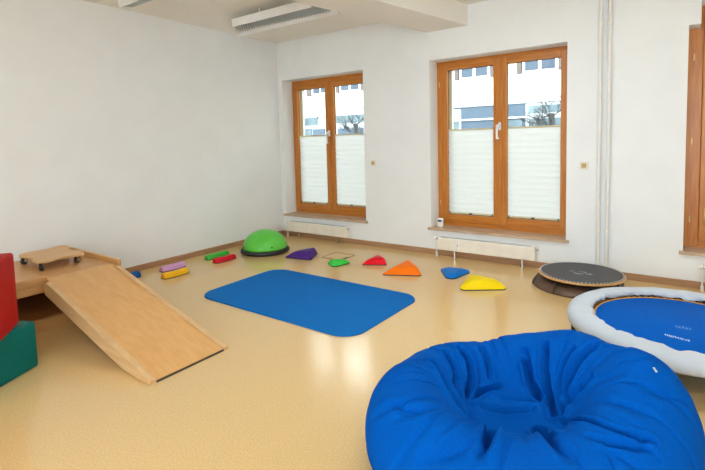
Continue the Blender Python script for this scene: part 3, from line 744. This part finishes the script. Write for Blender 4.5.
def beanbag():
    import numpy as np
    CX, CY = 4.455, -3.165
    root = empty('bean_bag', (CX, CY, 0)); tag(root, 'large blue fabric bean bag with deep seat hollow in the foreground', 'bean bag')
    ctl = [(0.0,.0),(.30,.0),(.50,.006),(.605,.060),(.655,.150),(.660,.225),(.630,.305),(.565,.370),(.480,.402),(.395,.388),(.315,.325),(.250,.250),(.19,.205),(.10,.192),(0.0,.190)]
    def prof(t):
        f = t * (len(ctl) - 1); i = min(int(f), len(ctl) - 2); u = f - i
        p = [ctl[max(0, min(len(ctl) - 1, i + k))] for k in (-1, 0, 1, 2)]
        def cr(a, b_, c, d): return .5 * (2 * b_ + (c - a) * u + (2 * a - 5 * b_ + 4 * c - d) * u * u + (3 * b_ - a - 3 * c + d) * u ** 3)
        return cr(*[q[0] for q in p]), cr(*[q[1] for q in p])
    sm = lambda a, b_, x: (lambda q: q * q * (3 - 2 * q))(max(0, min(1, (x - a) / (b_ - a))))
    bump = lambda th, c, w_: math.exp(-(((th - c + PI) % (2 * PI) - PI) / w_) ** 2)
    FR = math.atan2(-1.952, .566)                       # the open front of the seat
    HX, HY = 0.0, .055
    NT, NV = 560, 250
    T_ = [.42 * (j / 60) if j <= 60 else .42 + .58 * (j - 60) / (NV - 60) for j in range(NV + 1)]
    P = np.zeros((NV + 1, NT, 3))
    for j in range(NV + 1):
        t = T_[j]; r, z = prof(t); kc = sm(.72, .98, t); k = sm(.55, .95, t)
        for i in range(NT):
            th = 2 * PI * i / NT; rel = (th - FR + PI) % (2 * PI) - PI; fr = .5 + .5 * math.cos(rel)
            hs=1+(1-kc)*(-.20*fr**3+.03*math.cos(2*rel+PI)-.20*bump(th,2.95,.55)-.15*bump(th,2.15,.45)+.13*bump(th,1.1,.45)+.24*bump(th,.38,.38))
            rs=1+(.018*math.sin(3*th+1)+.014*math.sin(5*th)-.035*bump(th,2.75,.6)+.02*bump(th,1.2,.5)+.03*bump(th,.5,.4)-.02*bump(th,-.1,.3))*(1-kc)-.012
            P[j, i] = (r * rs * math.cos(th) + HX * k, r * rs * math.sin(th) + HY * k, z * hs)
    du = np.gradient(P, axis=0); dv = np.roll(P, -1, 1) - np.roll(P, 1, 1)
    n = np.cross(dv, du); n /= np.linalg.norm(n, axis=-1, keepdims=True) + 1e-9
    if (n[NV // 2, 0] * P[NV // 2, 0]).sum() < 0: n = -n
    disp = np.zeros(P.shape[:2])
    for pts, dep, wid in CREASES:
        pts = np.array(pts); best = np.full(P.shape[:2], 9.0); amp = np.zeros(P.shape[:2]); L = len(pts) - 1
        for s_, (a, c) in enumerate(zip(pts[:-1], pts[1:])):
            d = c - a; tt = np.clip(((P - a) @ d) / (d @ d), 0, 1)
            dist = np.linalg.norm(P - a - tt[..., None] * d, axis=-1)
            f = (s_ + tt) / L
            m = dist < best; best = np.where(m, dist, best); amp = np.where(m, 1.05 - .95 * f if dep > .042 and wid < .0195 and pts[0][1] < .0 and pts[0][2] < .22 else .45 + .55 * np.sin(PI * np.clip(f * .8 + .1, 0, 1)), amp)
        g_ = best / wid
        disp += 1.6 * dep * amp * (-.75 * np.exp(-(g_ / .55) ** 1.2) - .42 * np.exp(-(g_ / 1.7) ** 2) + .36 * np.exp(-((g_ - 2.0) / 1.0) ** 2))
    disp = np.clip(disp, -.10, .035)
    for bx_, by_, rr, am in ((.115, -.285, .135, .045), (-.17, -.36, .15, .020), (.30, -.13, .15, .022), (-.01, -.05, .11, -.030)):   # front lobes, sag of the seat
        disp += am * np.exp(-((P[..., 0] - bx_) ** 2 + (P[..., 1] - by_) ** 2) / rr ** 2) * (P[..., 2] > .12)
    t_ = T_
    for j in range(NV + 1):
        top = sm(.25, .5, t_[j])
        for i in range(NT):
            th = 2 * PI * i / NT; q = Vector(P[j, i])
            e = .016 * noise.noise(q * 4.5 + Vector((3, 1, 0))) * sm(.1, .3, t_[j])
            # fine gathers that run over the rim from the hollow
            gth = 1 - abs(noise.noise(Vector((math.cos(th) * 5.5, math.sin(th) * 5.5, t_[j] * 3.0 + .5 * math.sin(3 * th)))))
            e -= .012 * max(0, gth - .86) / .14 * top * (1 - sm(.62, .75, t_[j]))
            e += .0025 * noise.noise(q * 18) * top
            e *= 1 - sm(.9, 1, t_[j])
            disp[j, i] += e
    Q = P + n * disp[..., None]
    Q[..., 2] = np.maximum(Q[..., 2], 0.0015); Q[0:12, :, 2] = np.maximum(P[0:12, :, 2], 0.0)
    bm = bmesh.new()
    rows = [[bm.verts.new(Q[j, i]) for i in range(NT)] for j in range(1, NV)]
    for a, c in zip(rows[:-1], rows[1:]):
        for i in range(NT): bm.faces.new((a[i], a[(i + 1) % NT], c[(i + 1) % NT], c[i]))
    bm.faces.new(list(reversed(rows[0]))); bm.faces.new(rows[-1])
    b = MB(); b.bm.free(); b.bm = bm
    m = mat('blue_cotton', srgb(0, 84, 176), 0.9, srgb(0, 79, 168), 90, bump=.10, bscale=420, spec=.04)
    body = b.done('cover', m, root, True)
    q = Vector((.502, .134, .488)); v = min(body.data.vertices, key=lambda k: (k.co - q).length)
    t = MB().box(-.004, .004, -.010, .010, -.0015, .0025, .001).done('care_tag', M_louv, root)
    t.location = v.co + v.normal * .001; t.rotation_euler = v.normal.to_track_quat('Z', 'Y').to_euler()
    return root
beanbag()
